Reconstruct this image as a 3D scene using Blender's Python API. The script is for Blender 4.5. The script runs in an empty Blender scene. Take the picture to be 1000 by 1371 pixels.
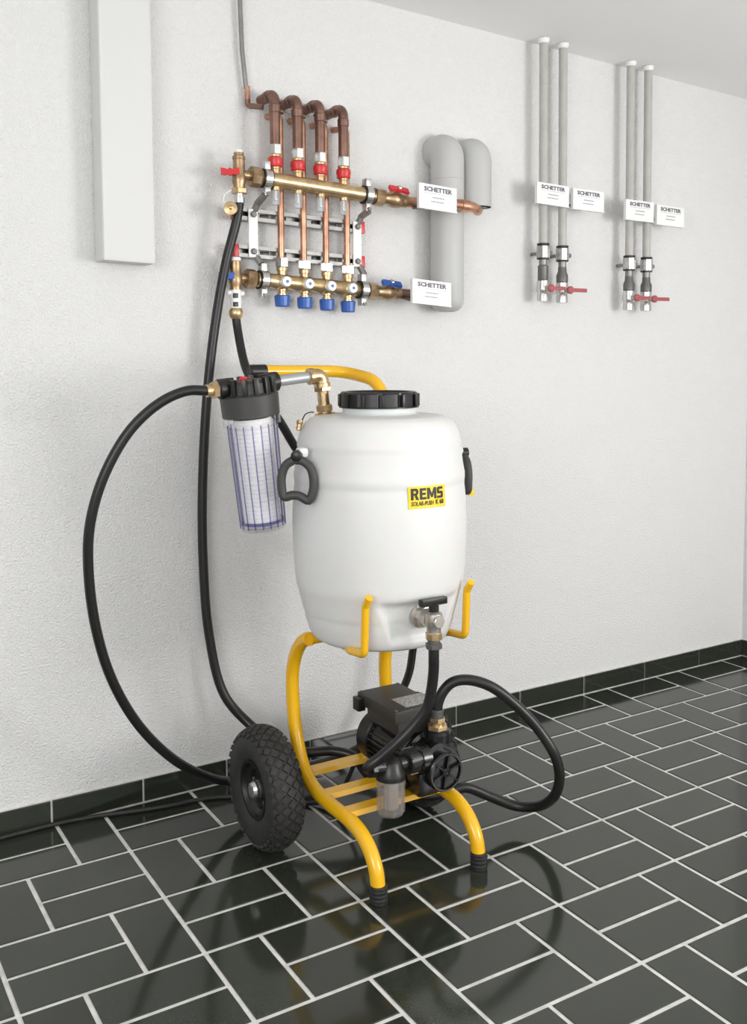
import bpy, bmesh, math, random
from mathutils import Vector, Matrix
random.seed(7)
S = bpy.context.scene
COL = S.collection
PI = math.pi

# ------------------------------------------------------------------ camera, world, lights, exposure
R0 = Vector((0.8545379, -0.5193684, -0.0046275))      # camera right
D0 = Vector((-0.0409038, -0.0584135, -0.9974541))     # camera down
F0 = Vector((0.5177759, 0.8525516, -0.0711607))       # camera forward
CAM = Vector((-0.73071, -2.63996, 1.25446))
cd = bpy.data.cameras.new('camera'); cam = bpy.data.objects.new('camera', cd); COL.objects.link(cam)
M = Matrix.Identity(4)
for i, v in enumerate((R0, -D0, -F0)):
    for k in range(3): M[k][i] = v[k]
M.translation = CAM
cam.matrix_world = M
cd.sensor_fit = 'HORIZONTAL'; cd.sensor_width = 36.0; cd.lens = 1.3342*36.0
cd.shift_x = 0.0; cd.shift_y = -(685.5-562.8)/1000.0
cd.clip_start = 0.02; cd.clip_end = 50
S.camera = cam

W = bpy.data.worlds.new('world'); S.world = W; W.use_nodes = True
W.node_tree.nodes['Background'].inputs[0].default_value = (1, 1, 1, 1)
W.node_tree.nodes['Background'].inputs[1].default_value = 0.25

def area(name, loc, target, sx, sy, power, col=(1, 1, 1)):
    l = bpy.data.lights.new(name, 'AREA'); l.shape = 'RECTANGLE'; l.size = sx; l.size_y = sy
    l.energy = power; l.color = col
    o = bpy.data.objects.new(name, l); COL.objects.link(o); o.location = loc
    o.rotation_euler = (Vector(target)-Vector(loc)).to_track_quat('-Z', 'Y').to_euler()
    return o
area('studio_lamp', (-2.1, -3.0, 1.6), (1.0, 0, 1.0), 1.6, 1.2, 45, (0.99, 0.995, 1))
area('studio_lamp', (2.25, -3.3, 1.3), (0.3, 0, 0.9), 0.9, 0.9, 46, (1, 0.99, 0.975))
area('front_fill', (0.3, -4.25, 1.15), (0.3, 0, 1.1), 4.2, 1.9, 24, (1, 0.995, 0.985))  # broad unseen fill added to even out the frontal light
area('bounce_fill', (0.8, -3.6, 1.1), (0.8, -3.0, 3.0), 1.6, 1.2, 20, (1, 1, 0.99))  # upward fill added to brighten the ceiling by bounce, not a room fixture
S.view_settings.view_transform = 'Standard'; S.view_settings.look = 'None'
S.view_settings.gamma = 1.0; S.view_settings.use_curve_mapping = False
S.view_settings.exposure = 0.01

# ------------------------------------------------------------------ materials
def nn(nt, t, **k):
    n = nt.nodes.new(t)
    for a, b in k.items(): setattr(n, a, b)
    return n
def mat(name, col, rough=0.5, metal=0.0, spec=0.5, noise=0.0, nscale=40, bump=0.0, bscale=200, sss=0.0, coat=0.0, rnd=0.0, bdist=0.002, col2=None):
    m = bpy.data.materials.new(name); m.use_nodes = True; nt = m.node_tree
    b = nt.nodes['Principled BSDF']
    b.inputs['Base Color'].default_value = (*col, 1); b.inputs['Roughness'].default_value = rough
    b.inputs['Metallic'].default_value = metal; b.inputs['Specular IOR Level'].default_value = spec
    b.inputs['Coat Weight'].default_value = coat
    if sss:
        b.inputs['Subsurface Weight'].default_value = sss; b.inputs['Subsurface Scale'].default_value = 0.02
    tc = nn(nt, 'ShaderNodeTexCoord')
    if noise or rnd or col2:
        n = nn(nt, 'ShaderNodeTexNoise'); n.inputs['Scale'].default_value = nscale; n.inputs['Detail'].default_value = 5
        nt.links.new(tc.outputs['Object'], n.inputs['Vector'])
        mx = nn(nt, 'ShaderNodeMix', data_type='RGBA')
        c2 = col2 if col2 else tuple(c*(1-noise) for c in col)
        c1 = col if col2 else tuple(min(1, c*(1+noise*0.6)) for c in col)
        mx.inputs[6].default_value = (*c1, 1); mx.inputs[7].default_value = (*c2, 1)
        cr = nn(nt, 'ShaderNodeMapRange'); cr.inputs[1].default_value = 0.35; cr.inputs[2].default_value = 0.65
        nt.links.new(n.outputs['Fac'], cr.inputs[0]); nt.links.new(cr.outputs[0], mx.inputs[0])
        out = mx.outputs[2]
        if rnd:
            oi = nn(nt, 'ShaderNodeObjectInfo'); hs = nn(nt, 'ShaderNodeHueSaturation')
            mr = nn(nt, 'ShaderNodeMapRange'); mr.inputs[3].default_value = 1-rnd; mr.inputs[4].default_value = 1+rnd
            nt.links.new(oi.outputs['Random'], mr.inputs[0]); nt.links.new(mr.outputs[0], hs.inputs['Value'])
            nt.links.new(out, hs.inputs['Color']); out = hs.outputs[0]
        nt.links.new(out, b.inputs['Base Color'])
    if bump:
        n2 = nn(nt, 'ShaderNodeTexNoise'); n2.inputs['Scale'].default_value = bscale; n2.inputs['Detail'].default_value = 4
        nt.links.new(tc.outputs['Object'], n2.inputs['Vector'])
        bp = nn(nt, 'ShaderNodeBump'); bp.inputs['Strength'].default_value = bump; bp.inputs['Distance'].default_value = bdist
        nt.links.new(n2.outputs['Fac'], bp.inputs['Height']); nt.links.new(bp.outputs[0], b.inputs['Normal'])
    return m
def clear(name, tint, gloss=0.12, opac=0.0):
    m = bpy.data.materials.new(name); m.use_nodes = True; nt = m.node_tree
    nt.nodes.remove(nt.nodes['Principled BSDF']); out = nt.nodes['Material Output']
    t = nn(nt, 'ShaderNodeBsdfTransparent'); t.inputs[0].default_value = (*tint, 1)
    g = nn(nt, 'ShaderNodeBsdfGlossy'); g.inputs['Roughness'].default_value = 0.08
    lw = nn(nt, 'ShaderNodeLayerWeight'); lw.inputs[0].default_value = 0.5
    f = nn(nt, 'ShaderNodeMath', operation='POWER'); f.inputs[1].default_value = 4.0; nt.links.new(lw.outputs['Facing'], f.inputs[0])
    mx = nn(nt, 'ShaderNodeMixShader')
    nt.links.new(f.outputs[0], mx.inputs[0]); nt.links.new(t.outputs[0], mx.inputs[1]); nt.links.new(g.outputs[0], mx.inputs[2])
    d = nn(nt, 'ShaderNodeBsdfDiffuse'); d.inputs[0].default_value = (*tint, 1)
    m2 = nn(nt, 'ShaderNodeMixShader'); m2.inputs[0].default_value = opac
    nt.links.new(mx.outputs[0], m2.inputs[1]); nt.links.new(d.outputs[0], m2.inputs[2])
    nt.links.new(m2.outputs[0], out.inputs[0])
    return m
wallm = mat('white_plaster', (0.80, 0.797, 0.792), 0.9, spec=0.2, bump=1.0, bscale=190, bdist=0.006)
ceilm = mat('ceiling_paint', (0.90, 0.897, 0.89), 0.9, spec=0.2)
casem = mat('white_casing_paint', (0.68, 0.68, 0.67), 0.55, spec=0.3)
tilem = mat('dark_green_tile', (0.026, 0.0305, 0.0225), 0.11, spec=0.62, noise=0.16, nscale=320, bump=0.04, bscale=30, rnd=0.14)
groutm = mat('light_grout', (0.68, 0.672, 0.645), 0.85, spec=0.2, noise=0.15, nscale=30)
yellow = mat('yellow_enamel', (0.86, 0.47, 0.008), 0.25, spec=0.5, coat=0.3)
rubber = mat('black_rubber', (0.022, 0.022, 0.022), 0.5, spec=0.4, noise=0.25, nscale=80)
tyrem = mat('tyre_rubber', (0.035, 0.034, 0.033), 0.62, spec=0.35, noise=0.2, nscale=60)
hosem = mat('hose_rubber', (0.012, 0.012, 0.012), 0.33, spec=0.45, bump=0.25, bscale=500, bdist=0.001)
blackp = mat('black_plastic', (0.009, 0.009, 0.009), 0.35, spec=0.5)
greyp = mat('dark_grey_plastic', (0.05, 0.049, 0.047), 0.5, spec=0.4)
pumpm = mat('black_cast_metal', (0.007, 0.007, 0.0075), 0.22, spec=0.6, bump=0.2, bscale=120, bdist=0.002)
boxm = mat('terminal_box_grey', (0.04, 0.038, 0.034), 0.45, spec=0.4)
whitep = mat('white_polyethylene', (0.72, 0.72, 0.71), 0.42, spec=0.35, sss=0.4)
brass = mat('brass', (0.62, 0.45, 0.25), 0.3, metal=0.85, noise=0.2, nscale=50)
dbrass = mat('aged_brass', (0.42, 0.29, 0.17), 0.36, metal=0.85, noise=0.3, nscale=50)
copper = mat('copper_pipe_metal', (0.62, 0.33, 0.22), 0.33, metal=0.85, noise=0.35, nscale=25)
dcopper = mat('oxidised_copper', (0.30, 0.175, 0.135), 0.38, metal=0.8, noise=0.4, nscale=25, col2=(0.20, 0.115, 0.09))
chrome = mat('bright_metal', (0.62, 0.62, 0.61), 0.25, metal=0.9)
steel = mat('galvanised_steel', (0.28, 0.275, 0.265), 0.40, metal=0.6, noise=0.12, nscale=30)
pipegrey = mat('matt_grey_pipe', (0.47, 0.46, 0.435), 0.5, spec=0.35, noise=0.08, nscale=20)
greypipe = mat('grey_zinc', (0.42, 0.43, 0.45), 0.4, metal=0.5)
darkm = mat('dark_threaded_metal', (0.16, 0.155, 0.145), 0.45, metal=0.7, bump=0.4, bscale=300)
nickel = mat('nickel_casting', (0.52, 0.49, 0.45), 0.35, metal=0.8, bump=0.3, bscale=200)
insul = mat('light_grey_insulation', (0.50, 0.50, 0.49), 0.45, spec=0.35)
redm = mat('red_plastic', (0.62, 0.03, 0.035), 0.35)
dredm = mat('dark_red_plastic', (0.40, 0.09, 0.10), 0.4)
bluem = mat('blue_plastic', (0.03, 0.11, 0.42), 0.35)
whitem = mat('white_plastic', (0.85, 0.85, 0.84), 0.4)
signm = mat('white_sign_face', (0.86, 0.86, 0.85), 0.35)
inkm = mat('grey_print', (0.13, 0.13, 0.16), 0.6)
ink2 = mat('pale_print', (0.36, 0.36, 0.38), 0.6)
inkb = mat('black_print', (0.01, 0.01, 0.01), 0.5)
ylabel = mat('yellow_sticker', (0.90, 0.62, 0.01), 0.4)
cartm = mat('white_filter_fabric', (0.84, 0.83, 0.80), 0.9, bump=0.4, bscale=150)
glassb = clear('clear_bowl_plastic', (0.985, 0.985, 0.995))
ribm = clear('bluish_bowl_rib', (0.58, 0.58, 0.78), opac=0.06)
glassy = clear('smoky_cup_plastic', (0.88, 0.86, 0.84), opac=0.10)
gaugem = clear('gauge_glass', (0.92, 0.94, 0.96), opac=0.25)
silverp = mat('silver_label', (0.5, 0.5, 0.5), 0.4, metal=0.4, noise=0.5, nscale=220)

# ------------------------------------------------------------------ mesh helpers
class B:
    """collects shapes in world coordinates, then becomes one mesh object"""
    def __init__(s): s.bm = bmesh.new()
    def ring(s, c, u, v, r, n, ph=0.0, rv=None):
        rv = r if rv is None else rv
        return [s.bm.verts.new(c+u*(r*math.cos(2*PI*i/n+ph))+v*(rv*math.sin(2*PI*i/n+ph))) for i in range(n)]
    def bridge(s, a, b):
        n = len(a)
        for i in range(n): s.bm.faces.new((a[i], a[(i+1) % n], b[(i+1) % n], b[i]))
    def lathe(s, o, d, prof, n=24, ph=0.0, closed=False, modfn=None):
        """prof = [(r, t)] along direction d from o; ends capped unless closed"""
        o = Vector(o); d = Vector(d).normalized()
        u = d.orthogonal().normalized() if abs(d.z) < 0.99 else Vector((1, 0, 0))
        u = (u-d*u.dot(d)).normalized(); v = d.cross(u)
        rs = []
        for r, t in prof: rs.append(s.ring(o+d*t, u, v, max(r, 1e-5), n, ph))
        for a, b in zip(rs, rs[1:]): s.bridge(a, b)
        if closed: s.bridge(rs[-1], rs[0])
        else:
            s.bm.faces.new(list(reversed(rs[0]))); s.bm.faces.new(rs[-1])
        return s
    def cyl(s, a, b, r, n=20, r2=None, bev=0.0):
        a = Vector(a); b = Vector(b); L = (b-a).length; r2 = r if r2 is None else r2
        if bev: p = [(r-bev, 0), (r, bev), (r2, L-bev), (r2-bev, L)]
        else: p = [(r, 0), (r2, L)]
        return s.lathe(a, b-a, p, n)
    def hexn(s, a, b, r, n=6, ph=0.0):
        a = Vector(a); b = Vector(b); L = (b-a).length; e = min(0.0015, L*0.2)
        return s.lathe(a, b-a, [(r-e, 0), (r, e), (r, L-e), (r-e, L)], n, ph)
    def tube(s, pts, r, n=12, cap=True, rfn=None):
        pts = [Vector(p) for p in pts]; N = len(pts)
        t = (pts[1]-pts[0]).normalized(); u = t.orthogonal().normalized()
        rs = []
        for i, p in enumerate(pts):
            if i == 0: tt = pts[1]-pts[0]
            elif i == N-1: tt = pts[-1]-pts[-2]
            else: tt = (pts[i+1]-pts[i]).normalized()+(pts[i]-pts[i-1]).normalized()
            tt.normalize(); u = (u-tt*u.dot(tt)).normalized(); v = tt.cross(u)
            rs.append(s.ring(p, u, v, r if rfn is None else rfn(i/(N-1)), n))
        for a, b in zip(rs, rs[1:]): s.bridge(a, b)
        if cap:
            s.bm.faces.new(list(reversed(rs[0]))); s.bm.faces.new(rs[-1])
        return s
    def box(s, c, size, rot=None, bev=0.0):
        M = Matrix.Translation(Vector(c)) @ (rot.to_4x4() if rot is not None else Matrix.Identity(4)) @ Matrix.Diagonal((*size, 1))
        g = bmesh.ops.create_cube(s.bm, size=1, matrix=M)
        if bev:
            es = list({e for v in g['verts'] for e in v.link_edges})
            bmesh.ops.bevel(s.bm, geom=es, offset=bev, segments=2, affect='EDGES', profile=0.6)
        return s
    def prism(s, poly, o, ux, uy, d, thick):
        """polygon [(x, y)] in plane (ux, uy) through o, extruded along d"""
        o = Vector(o); ux = Vector(ux); uy = Vector(uy); d = Vector(d).normalized()*thick
        a = [s.bm.verts.new(o+ux*x+uy*y) for x, y in poly]; b = [s.bm.verts.new(v.co+d) for v in a]
        s.bm.faces.new(a); s.bm.faces.new(list(reversed(b)))
        n = len(a)
        for i in range(n): s.bm.faces.new((a[(i+1) % n], a[i], b[i], b[(i+1) % n]))
        return s
    def mesh(s, name, smooth=True, ang=0.6):
        bmesh.ops.recalc_face_normals(s.bm, faces=s.bm.faces)
        me = bpy.data.meshes.new(name); s.bm.to_mesh(me); s.bm.free()
        if smooth and len(me.polygons):
            me.polygons.foreach_set('use_smooth', [True]*len(me.polygons)); me.set_sharp_from_angle(angle=ang)
        return me

def origin(o):
    p = Vector((0, 0, 0))
    while o is not None: p += o.location; o = o.parent
    return p
def obj(name, b, m, parent=None, local=False, smooth=True, label=None, ang=0.6):
    me = b if isinstance(b, bpy.types.Mesh) else b.mesh(name, smooth, ang)
    if parent is not None and not local: me.transform(Matrix.Translation(-origin(parent)))
    me.materials.append(m)
    o = bpy.data.objects.new(name, me); COL.objects.link(o)
    if parent is not None: o.parent = parent
    if label: o['label'] = label
    return o
def thing(name, label, cat, loc, group=None):
    o = bpy.data.objects.new(name, None); COL.objects.link(o); o.location = loc; o.empty_display_size = 0.05
    o['label'] = label; o['category'] = cat
    if group: o['group'] = group
    return o
def tag(o, label, cat, group=None):
    o['label'] = label; o['category'] = cat
    if group: o['group'] = group
    return o
def struct(o): o['kind'] = 'structure'; return o
def smooth_path(pts, k=8):
    P = [Vector(p) for p in pts]; P = [P[0]*2-P[1]]+P+[P[-1]*2-P[-2]]
    out = []
    for i in range(1, len(P)-2):
        a, b, c, d = P[i-1:i+3]
        t0 = 0; t1 = t0+max((b-a).length, 1e-4)**0.5; t2 = t1+max((c-b).length, 1e-4)**0.5; t3 = t2+max((d-c).length, 1e-4)**0.5
        for j in range(k):
            t = t1+(t2-t1)*j/k
            A1 = a*((t1-t)/(t1-t0))+b*((t-t0)/(t1-t0)); A2 = b*((t2-t)/(t2-t1))+c*((t-t1)/(t2-t1)); A3 = c*((t3-t)/(t3-t2))+d*((t-t2)/(t3-t2))
            B1 = A1*((t2-t)/(t2-t0))+A2*((t-t0)/(t2-t0)); B2 = A2*((t3-t)/(t3-t1))+A3*((t-t1)/(t3-t1))
            out.append(B1*((t2-t)/(t2-t1))+B2*((t-t1)/(t2-t1)))
    out.append(P[-2]); return out
def fillet(pts, r, k=7):
    P = [Vector(p) for p in pts]; out = [P[0]]
    for i in range(1, len(P)-1):
        rr = r[i-1] if isinstance(r, (list, tuple)) else r
        a = (P[i-1]-P[i]); c = (P[i+1]-P[i]); la, lc = a.length, c.length; a.normalize(); c.normalize()
        th = a.angle(c); t = min(rr/math.tan(th/2), la*0.49, lc*0.49)
        p0 = P[i]+a*t; p2 = P[i]+c*t
        rad = t*math.tan(th/2); cen = P[i]+(a+c).normalized()*(rad/math.sin(th/2))
        n0 = p0-cen; n2 = p2-cen; tot = n0.angle(n2)
        for j in range(k+1):
            f = j/k; out.append(cen+(n0*math.sin((1-f)*tot)+n2*math.sin(f*tot))/max(math.sin(tot), 1e-6))
    out.append(P[-1]); return out
def textmesh(body, width, height, o, ux, uy, nrm, offset=0.0, depth=0.0008, shear=0.0, bend=None):
    cu = bpy.data.curves.new('lettering', 'FONT'); cu.body = body; cu.extrude = 0.02; cu.offset = offset; cu.shear = shear
    cu.resolution_u = 2
    t = bpy.data.objects.new('lettering', cu); COL.objects.link(t); bpy.context.view_layer.update()
    me = bpy.data.meshes.new_from_object(t.evaluated_get(bpy.context.evaluated_depsgraph_get()))
    bpy.data.objects.remove(t)
    xs = [v.co.x for v in me.vertices]; ys = [v.co.y for v in me.vertices]; zs = [v.co.z for v in me.vertices]
    x0, x1, y0, y1, z0, z1 = min(xs), max(xs), min(ys), max(ys), min(zs), max(zs)
    o = Vector(o); ux = Vector(ux); uy = Vector(uy); nrm = Vector(nrm)
    for v in me.vertices:
        x = (v.co.x-x0)/(x1-x0)*width; y = (v.co.y-y0)/(y1-y0)*height; z = (v.co.z-z0)/(z1-z0)*depth
        v.co = bend(x, y, z) if bend else o+ux*x+uy*y+nrm*z
    return me

# ------------------------------------------------------------------ room shell
def ceil_z(x): return 2.302-0.0449*(x-0.853)
X0, X1, Y0 = -2.6, 2.63, -4.4
def slab(name, m, quad, off):
    b = B(); off = Vector(off)
    a = [b.bm.verts.new(Vector(p)) for p in quad]; c = [b.bm.verts.new(Vector(p)+off) for p in quad]
    b.bm.faces.new(a); b.bm.faces.new(list(reversed(c)))
    for i in range(4): b.bm.faces.new((a[i], a[(i+1) % 4], c[(i+1) % 4], c[i]))
    return struct(obj(name, b, m, smooth=False))
floor = slab('floor', groutm, [(X0, Y0, -0.0025), (X1, Y0, -0.0025), (X1, 0, -0.0025), (X0, 0, -0.0025)], (0, 0, -0.1))
slab('wall_back', wallm, [(X0, 0, -0.1), (X1, 0, -0.1), (X1, 0, ceil_z(X1)), (X0, 0, ceil_z(X0))], (0, 0.12, 0))
slab('wall_right', wallm, [(X1, Y0, -0.1), (X1, 0.12, -0.1), (X1, 0.12, ceil_z(X1)), (X1, Y0, ceil_z(X1))], (0.12, 0, 0))
slab('wall_left', wallm, [(X0, Y0, -0.1), (X0, 0.12, -0.1), (X0, 0.12, ceil_z(X0)), (X0, Y0, ceil_z(X0))], (-0.12, 0, 0))
slab('wall_front', wallm, [(X0-0.12, Y0, -0.1), (X1+0.12, Y0, -0.1), (X1+0.12, Y0, ceil_z(X1)), (X0-0.12, Y0, ceil_z(X0))], (0, -0.12, 0))
slab('ceiling', ceilm, [(X0-0.12, Y0-0.12, ceil_z(X0-0.12)), (X1+0.12, Y0-0.12, ceil_z(X1+0.12)), (X1+0.12, 0.12, ceil_z(X1+0.12)), (X0-0.12, 0.12, ceil_z(X0-0.12))], (0, 0, 0.1))

# floor tiles: pairs laid along the wall alternate with one laid across; every second row is mirrored
def tile_into(b, cx, cy, w, h, z=0.0, th=0.0022, e=0.0012):
    q = [(-1, -1), (1, -1), (1, 1), (-1, 1)]
    lo = [b.bm.verts.new((cx+s*w/2, cy+t*h/2, z-th)) for s, t in q]
    mi = [b.bm.verts.new((cx+s*w/2, cy+t*h/2, z-e*0.7)) for s, t in q]
    hi = [b.bm.verts.new((cx+s*(w/2-e), cy+t*(h/2-e), z)) for s, t in q]
    b.bridge(lo, mi); b.bridge(mi, hi); b.bm.faces.new(hi)
    b.bm.faces.new(list(reversed(lo)))
def tmesh(w, h):
    b = B(); tile_into(b, 0, 0, w, h); me = b.mesh('tile', smooth=False); me.materials.append(tilem); return me
TL, TW = 0.2395, 0.1145
m_h, m_v = tmesh(TL, TW), tmesh(TW, TL)
def inview(x, y, marg=70):
    d = Vector((x, y, 0))-CAM; z = d.dot(F0)
    if z < 0.3: return False
    px = 500+1334.2*d.dot(R0)/z; py = 562.8+1334.2*d.dot(D0)/z
    return -marg < px < 1000+marg and py < 1371+marg
rest = B(); ntile = 0
for r in range(0, 18):
    yc = -0.25*r-0.125
    for c in range(-8, 8):
        xl = c*0.375
        if r % 2 == 0: cells = [('h', xl+0.125, yc+0.0625), ('h', xl+0.125, yc-0.0625), ('v', xl+0.3125, yc)]
        else: cells = [('v', xl+0.0625, yc), ('h', xl+0.25, yc+0.0625), ('h', xl+0.25, yc-0.0625)]
        for k, x, y in cells:
            w, h = (TL, TW) if k == 'h' else (TW, TL)
            a, bb_ = max(x-w/2, X0+0.003), min(x+w/2, X1-0.012)
            y0_, y1_ = max(y-h/2, Y0+0.003), min(y+h/2, -0.012)
            if bb_-a < 0.012 or y1_-y0_ < 0.012: continue
            cut = (bb_-a < w-1e-4) or (y1_-y0_ < h-1e-4)
            if any(inview(x+sx*w/2, y+sy*h/2) for sx in (-1, 0, 1) for sy in (-1, 0, 1)) and ntile < 290:
                ntile += 1
                if cut:
                    b = B(); tile_into(b, 0, 0, bb_-a, y1_-y0_); me = b.mesh('tile', smooth=False); me.materials.append(tilem)
                else: me = m_h if k == 'h' else m_v
                o = bpy.data.objects.new('tile', me); COL.objects.link(o); o.parent = floor
                o.location = ((a+bb_)/2, (y0_+y1_)/2, random.uniform(-0.0002, 0.0002))
                o.rotation_euler = (random.uniform(-0.0012, 0.0012), random.uniform(-0.0012, 0.0012), 0)
            else: tile_into(rest, (a+bb_)/2, (y0_+y1_)/2, bb_-a, y1_-y0_)
o = obj('outlying_tiles', rest, tilem, floor, smooth=False); o['kind'] = 'stuff'

# baseboards: grout bed with one upright tile after another
HB = 0.067
bbed = B(); bbed.box(((X0+X1)/2, -0.003, HB/2), (X1-X0, 0.006, HB+0.002))
bback = struct(obj('baseboard_back', bbed, groutm, smooth=False))
joints = [-0.135-0.25*i for i in range(9, 0, -1)]+[-0.135, 0.114, 0.363, 0.637, 0.911, 1.185, 1.458, 1.756, 2.065, 2.366, X1-0.004]
for a, c in zip(joints, joints[1:]):
    b = B(); b.box(((a+c)/2, -0.0065, 0.0355), (c-a-0.006, 0.009, 0.062), bev=0.001); obj('tile', b, tilem, bback, smooth=False)
bbed = B(); bbed.box((X1-0.003, Y0/2-0.006, HB/2), (0.006, -Y0-0.012, HB+0.002))
bright = struct(obj('baseboard_right', bbed, groutm, smooth=False))
yy = -0.014
while yy > Y0+0.3:
    b = B(); b.box((X1-0.0065, yy-0.12, 0.0355), (0.009, 0.24, 0.062), bev=0.001); obj('tile', b, tilem, bright, smooth=False); yy -= 0.247

# ------------------------------------------------------------------ pipe casing on the wall, thin conduit
b = B(); zt = ceil_z(0.09)-0.004
b.prism([(0.018, 1.487), (0.155, 1.482), (0.155, ceil_z(0.155)-0.002), (0.018, ceil_z(0.018)-0.002)], (0, 0, 0), (1, 0, 0), (0, 0, 1), (0, -1, 0), 0.078)
bmesh.ops.bevel(b.bm, geom=list(b.bm.edges), offset=0.002, segments=2, affect='EDGES')
cas = obj('pipe_casing', b, casem, smooth=False)
tag(cas, 'tall white box casing on the wall, left of all the pipes', 'casing')
t = thing('conduit_pipe', 'thin grey pipe running down the wall to the leftmost copper elbow', 'pipe', (0.44, -0.02, 1.97))
b = B(); b.tube([(0.430, -0.02, ceil_z(0.43)-0.002), (0.437, -0.02, 2.09), (0.448, -0.02, 1.985)], 0.0065, 10); obj('pipe', b, steel, t)
b = B(); b.cyl((0.4515, -0.02, 1.992), (0.4515, -0.02, 1.955), 0.0075, 12); obj('copper_stub', b, copper, t, label='short bright copper end of the thin pipe')
b = B(); b.tube(fillet([(0.4515, -0.02, 1.955), (0.4515, -0.02, 1.938), (0.485, -0.05, 1.932)], 0.012), 0.008, 10); obj('elbow', b, dcopper, t)

# ------------------------------------------------------------------ heating manifold
MZ = lambda x: 1.729-0.062*(x-0.437)      # axis of the upper bar
LZ = lambda x: 1.452-0.058*(x-0.437)      # axis of the lower bar
UY, LY = -0.092, -0.062
US = [0.501, 0.571, 0.643, 0.719]; LS = [0.5325, 0.6045, 0.6775, 0.7485]
def up(x): return Vector((x, UY, MZ(x)))
def lp(x): return Vector((x, LY, LZ(x)))
mf = thing('heating_manifold', 'brass heating manifold of two bars with red and blue valves on white wall', 'manifold', (0.6, 0, 1.58))
b = B(); b.lathe(up(0.455), up(0.80)-up(0.455), [(0.018, 0), (0.022, 0.004), (0.022, 0.341), (0.018, 0.346)], 28)
obj('supply_bar', b, brass, mf, label='upper brass manifold bar')
b = B(); b.lathe(lp(0.455), lp(0.79)-lp(0.455), [(0.018, 0), (0.021, 0.004), (0.021, 0.331), (0.018, 0.336)], 28)
for x in LS: b.lathe(lp(x)+Vector((-0.017, 0, 0)), (1, 0, -0.058), [(0.021, 0), (0.0245, 0.004), (0.0245, 0.030), (0.021, 0.034)], 24)
obj('return_bar', b, brass, mf, label='lower brass manifold bar')
for x in US:
    c = up(x)
    f = B(); f.lathe(c, (0, 0, 1), [(0.0125, 0.018), (0.0125, 0.030), (0.0145, 0.031), (0.0145, 0.040), (0.012, 0.041)], 20)
    v = obj('regulating_valve', f, brass, mf)
    r = B(); n = 20
    r.lathe(c, (0, 0, 1), [(0.017, 0.036), (0.0205, 0.038), (0.0195, 0.045), (0.0215, 0.050), (0.0205, 0.061), (0.017, 0.063)], 24); obj('red_ring', r, redm, v, label='red plastic setting ring')
    r = B(); r.lathe(c, (0, 0, 1), [(0.014, 0.062), (0.017, 0.064), (0.017, 0.070), (0.013, 0.071)], 20); obj('collar', r, brass, v)
    r = B(); r.hexn(c+Vector((0, 0, 0.070)), c+Vector((0, 0, 0.098)), 0.0185); obj('nut', r, chrome, v, label='bright metal union nut')
    g = B(); g.lathe(c, (0, 0, -1), [(0.013, 0.018), (0.013, 0.027), (0.010, 0.028)], 18); n2 = obj('gauge_nut', g, brass, mf)
    g = B(); g.lathe(c, (0, 0, -1), [(0.011, 0.027), (0.0115, 0.030), (0.0115, 0.062), (0.009, 0.068)], 18); obj('flow_gauge', g, gaugem, n2, label='clear flow gauge tube')
    g = B(); g.lathe(c, (0, 0, -1), [(0.003, 0.027), (0.003, 0.050), (0.006, 0.051), (0.006, 0.055), (0.002, 0.056)], 10); obj('float', g, whitem, n2)
for x in LS:
    c = lp(x)
    f = B(); f.lathe(c, (0, 0, 1), [(0.013, 0.018), (0.013, 0.030), (0.016, 0.031), (0.016, 0.041), (0.012, 0.043)], 20)
    v = obj('branch_valve', f, brass, mf)
    r = B(); r.hexn(c+Vector((0, 0, 0.042)), c+Vector((0, 0, 0.068)), 0.0195); obj('nut', r, chrome, v, label='bright metal union nut')
    r = B(); r.lathe(c, (0, -1, 0), [(0.015, 0.018), (0.0155, 0.026), (0.0135, 0.034), (0.004, 0.0345), (0.003, 0.032)], 20); obj('dial', r, whitem, v, label='round white dial')
    r = B(); r.cyl(c+Vector((0, -0.0335, 0)), c+Vector((0, -0.036, 0)), 0.0045, 12); obj('dial_centre', r, bluem, v)
    r = B(); r.lathe(c, (0, 0, -1), [(0.015, 0.018), (0.015, 0.025), (0.012, 0.026), (0.012, 0.032), (0.0155, 0.033), (0.0155, 0.038)], 20); obj('neck', r, brass, v)
    r = B(); nn_ = 36; 
    r.lathe(c, (0, 0, -1), [(0.020, 0.037), (0.0225, 0.040), (0.0205, 0.067), (0.018, 0.070)], 14); obj('blue_cap', r, bluem, v, label='blue plastic hand cap', ang=0.35)
# end fittings on both bars
for P, y, zz in ((up, UY, MZ), (lp, LY, LZ)):
    for x in (0.472, 0.797):
        b = B(); c = P(x); d = Vector((1, 0, -0.06)).normalized()
        b.lathe(c-d*0.011, d, [(0.0215, 0), (0.029, 0.0005), (0.029, 0.0215), (0.0215, 0.022)], 28)
        for s in (1, -1): b.box(c+Vector((0, 0, s*0.036)), (0.017, 0.026, 0.022), bev=0.002)
        cl = obj('pipe_clamp', b, chrome, mf)
        r = B(); r.lathe(c-d*0.014, d, [(0.0225, 0), (0.027, 0.0003), (0.027, 0.0277), (0.0225, 0.028)], 28, closed=False); obj('rubber_liner', r, blackp, cl)
        r = B(); zc = 0.047 if P is lp else 0.047
        r.cyl(c+Vector((0, -0.013, -0.042)), c+Vector((0, -0.019, -0.042)), 0.006, 10); obj('screw', r, darkm, cl)
b = B()
b.hexn(up(0.424), up(0.452), 0.0285, 8); obj('union_nut', b, dbrass, mf)
b = B(); b.hexn(lp(0.420), lp(0.447), 0.0275, 8); obj('union_nut', b, dbrass, mf)
b = B(); b.hexn(up(0.822), up(0.852), 0.026, 8); b.cyl(up(0.80), up(0.83), 0.019); obj('union_nut', b, dbrass, mf)
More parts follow.
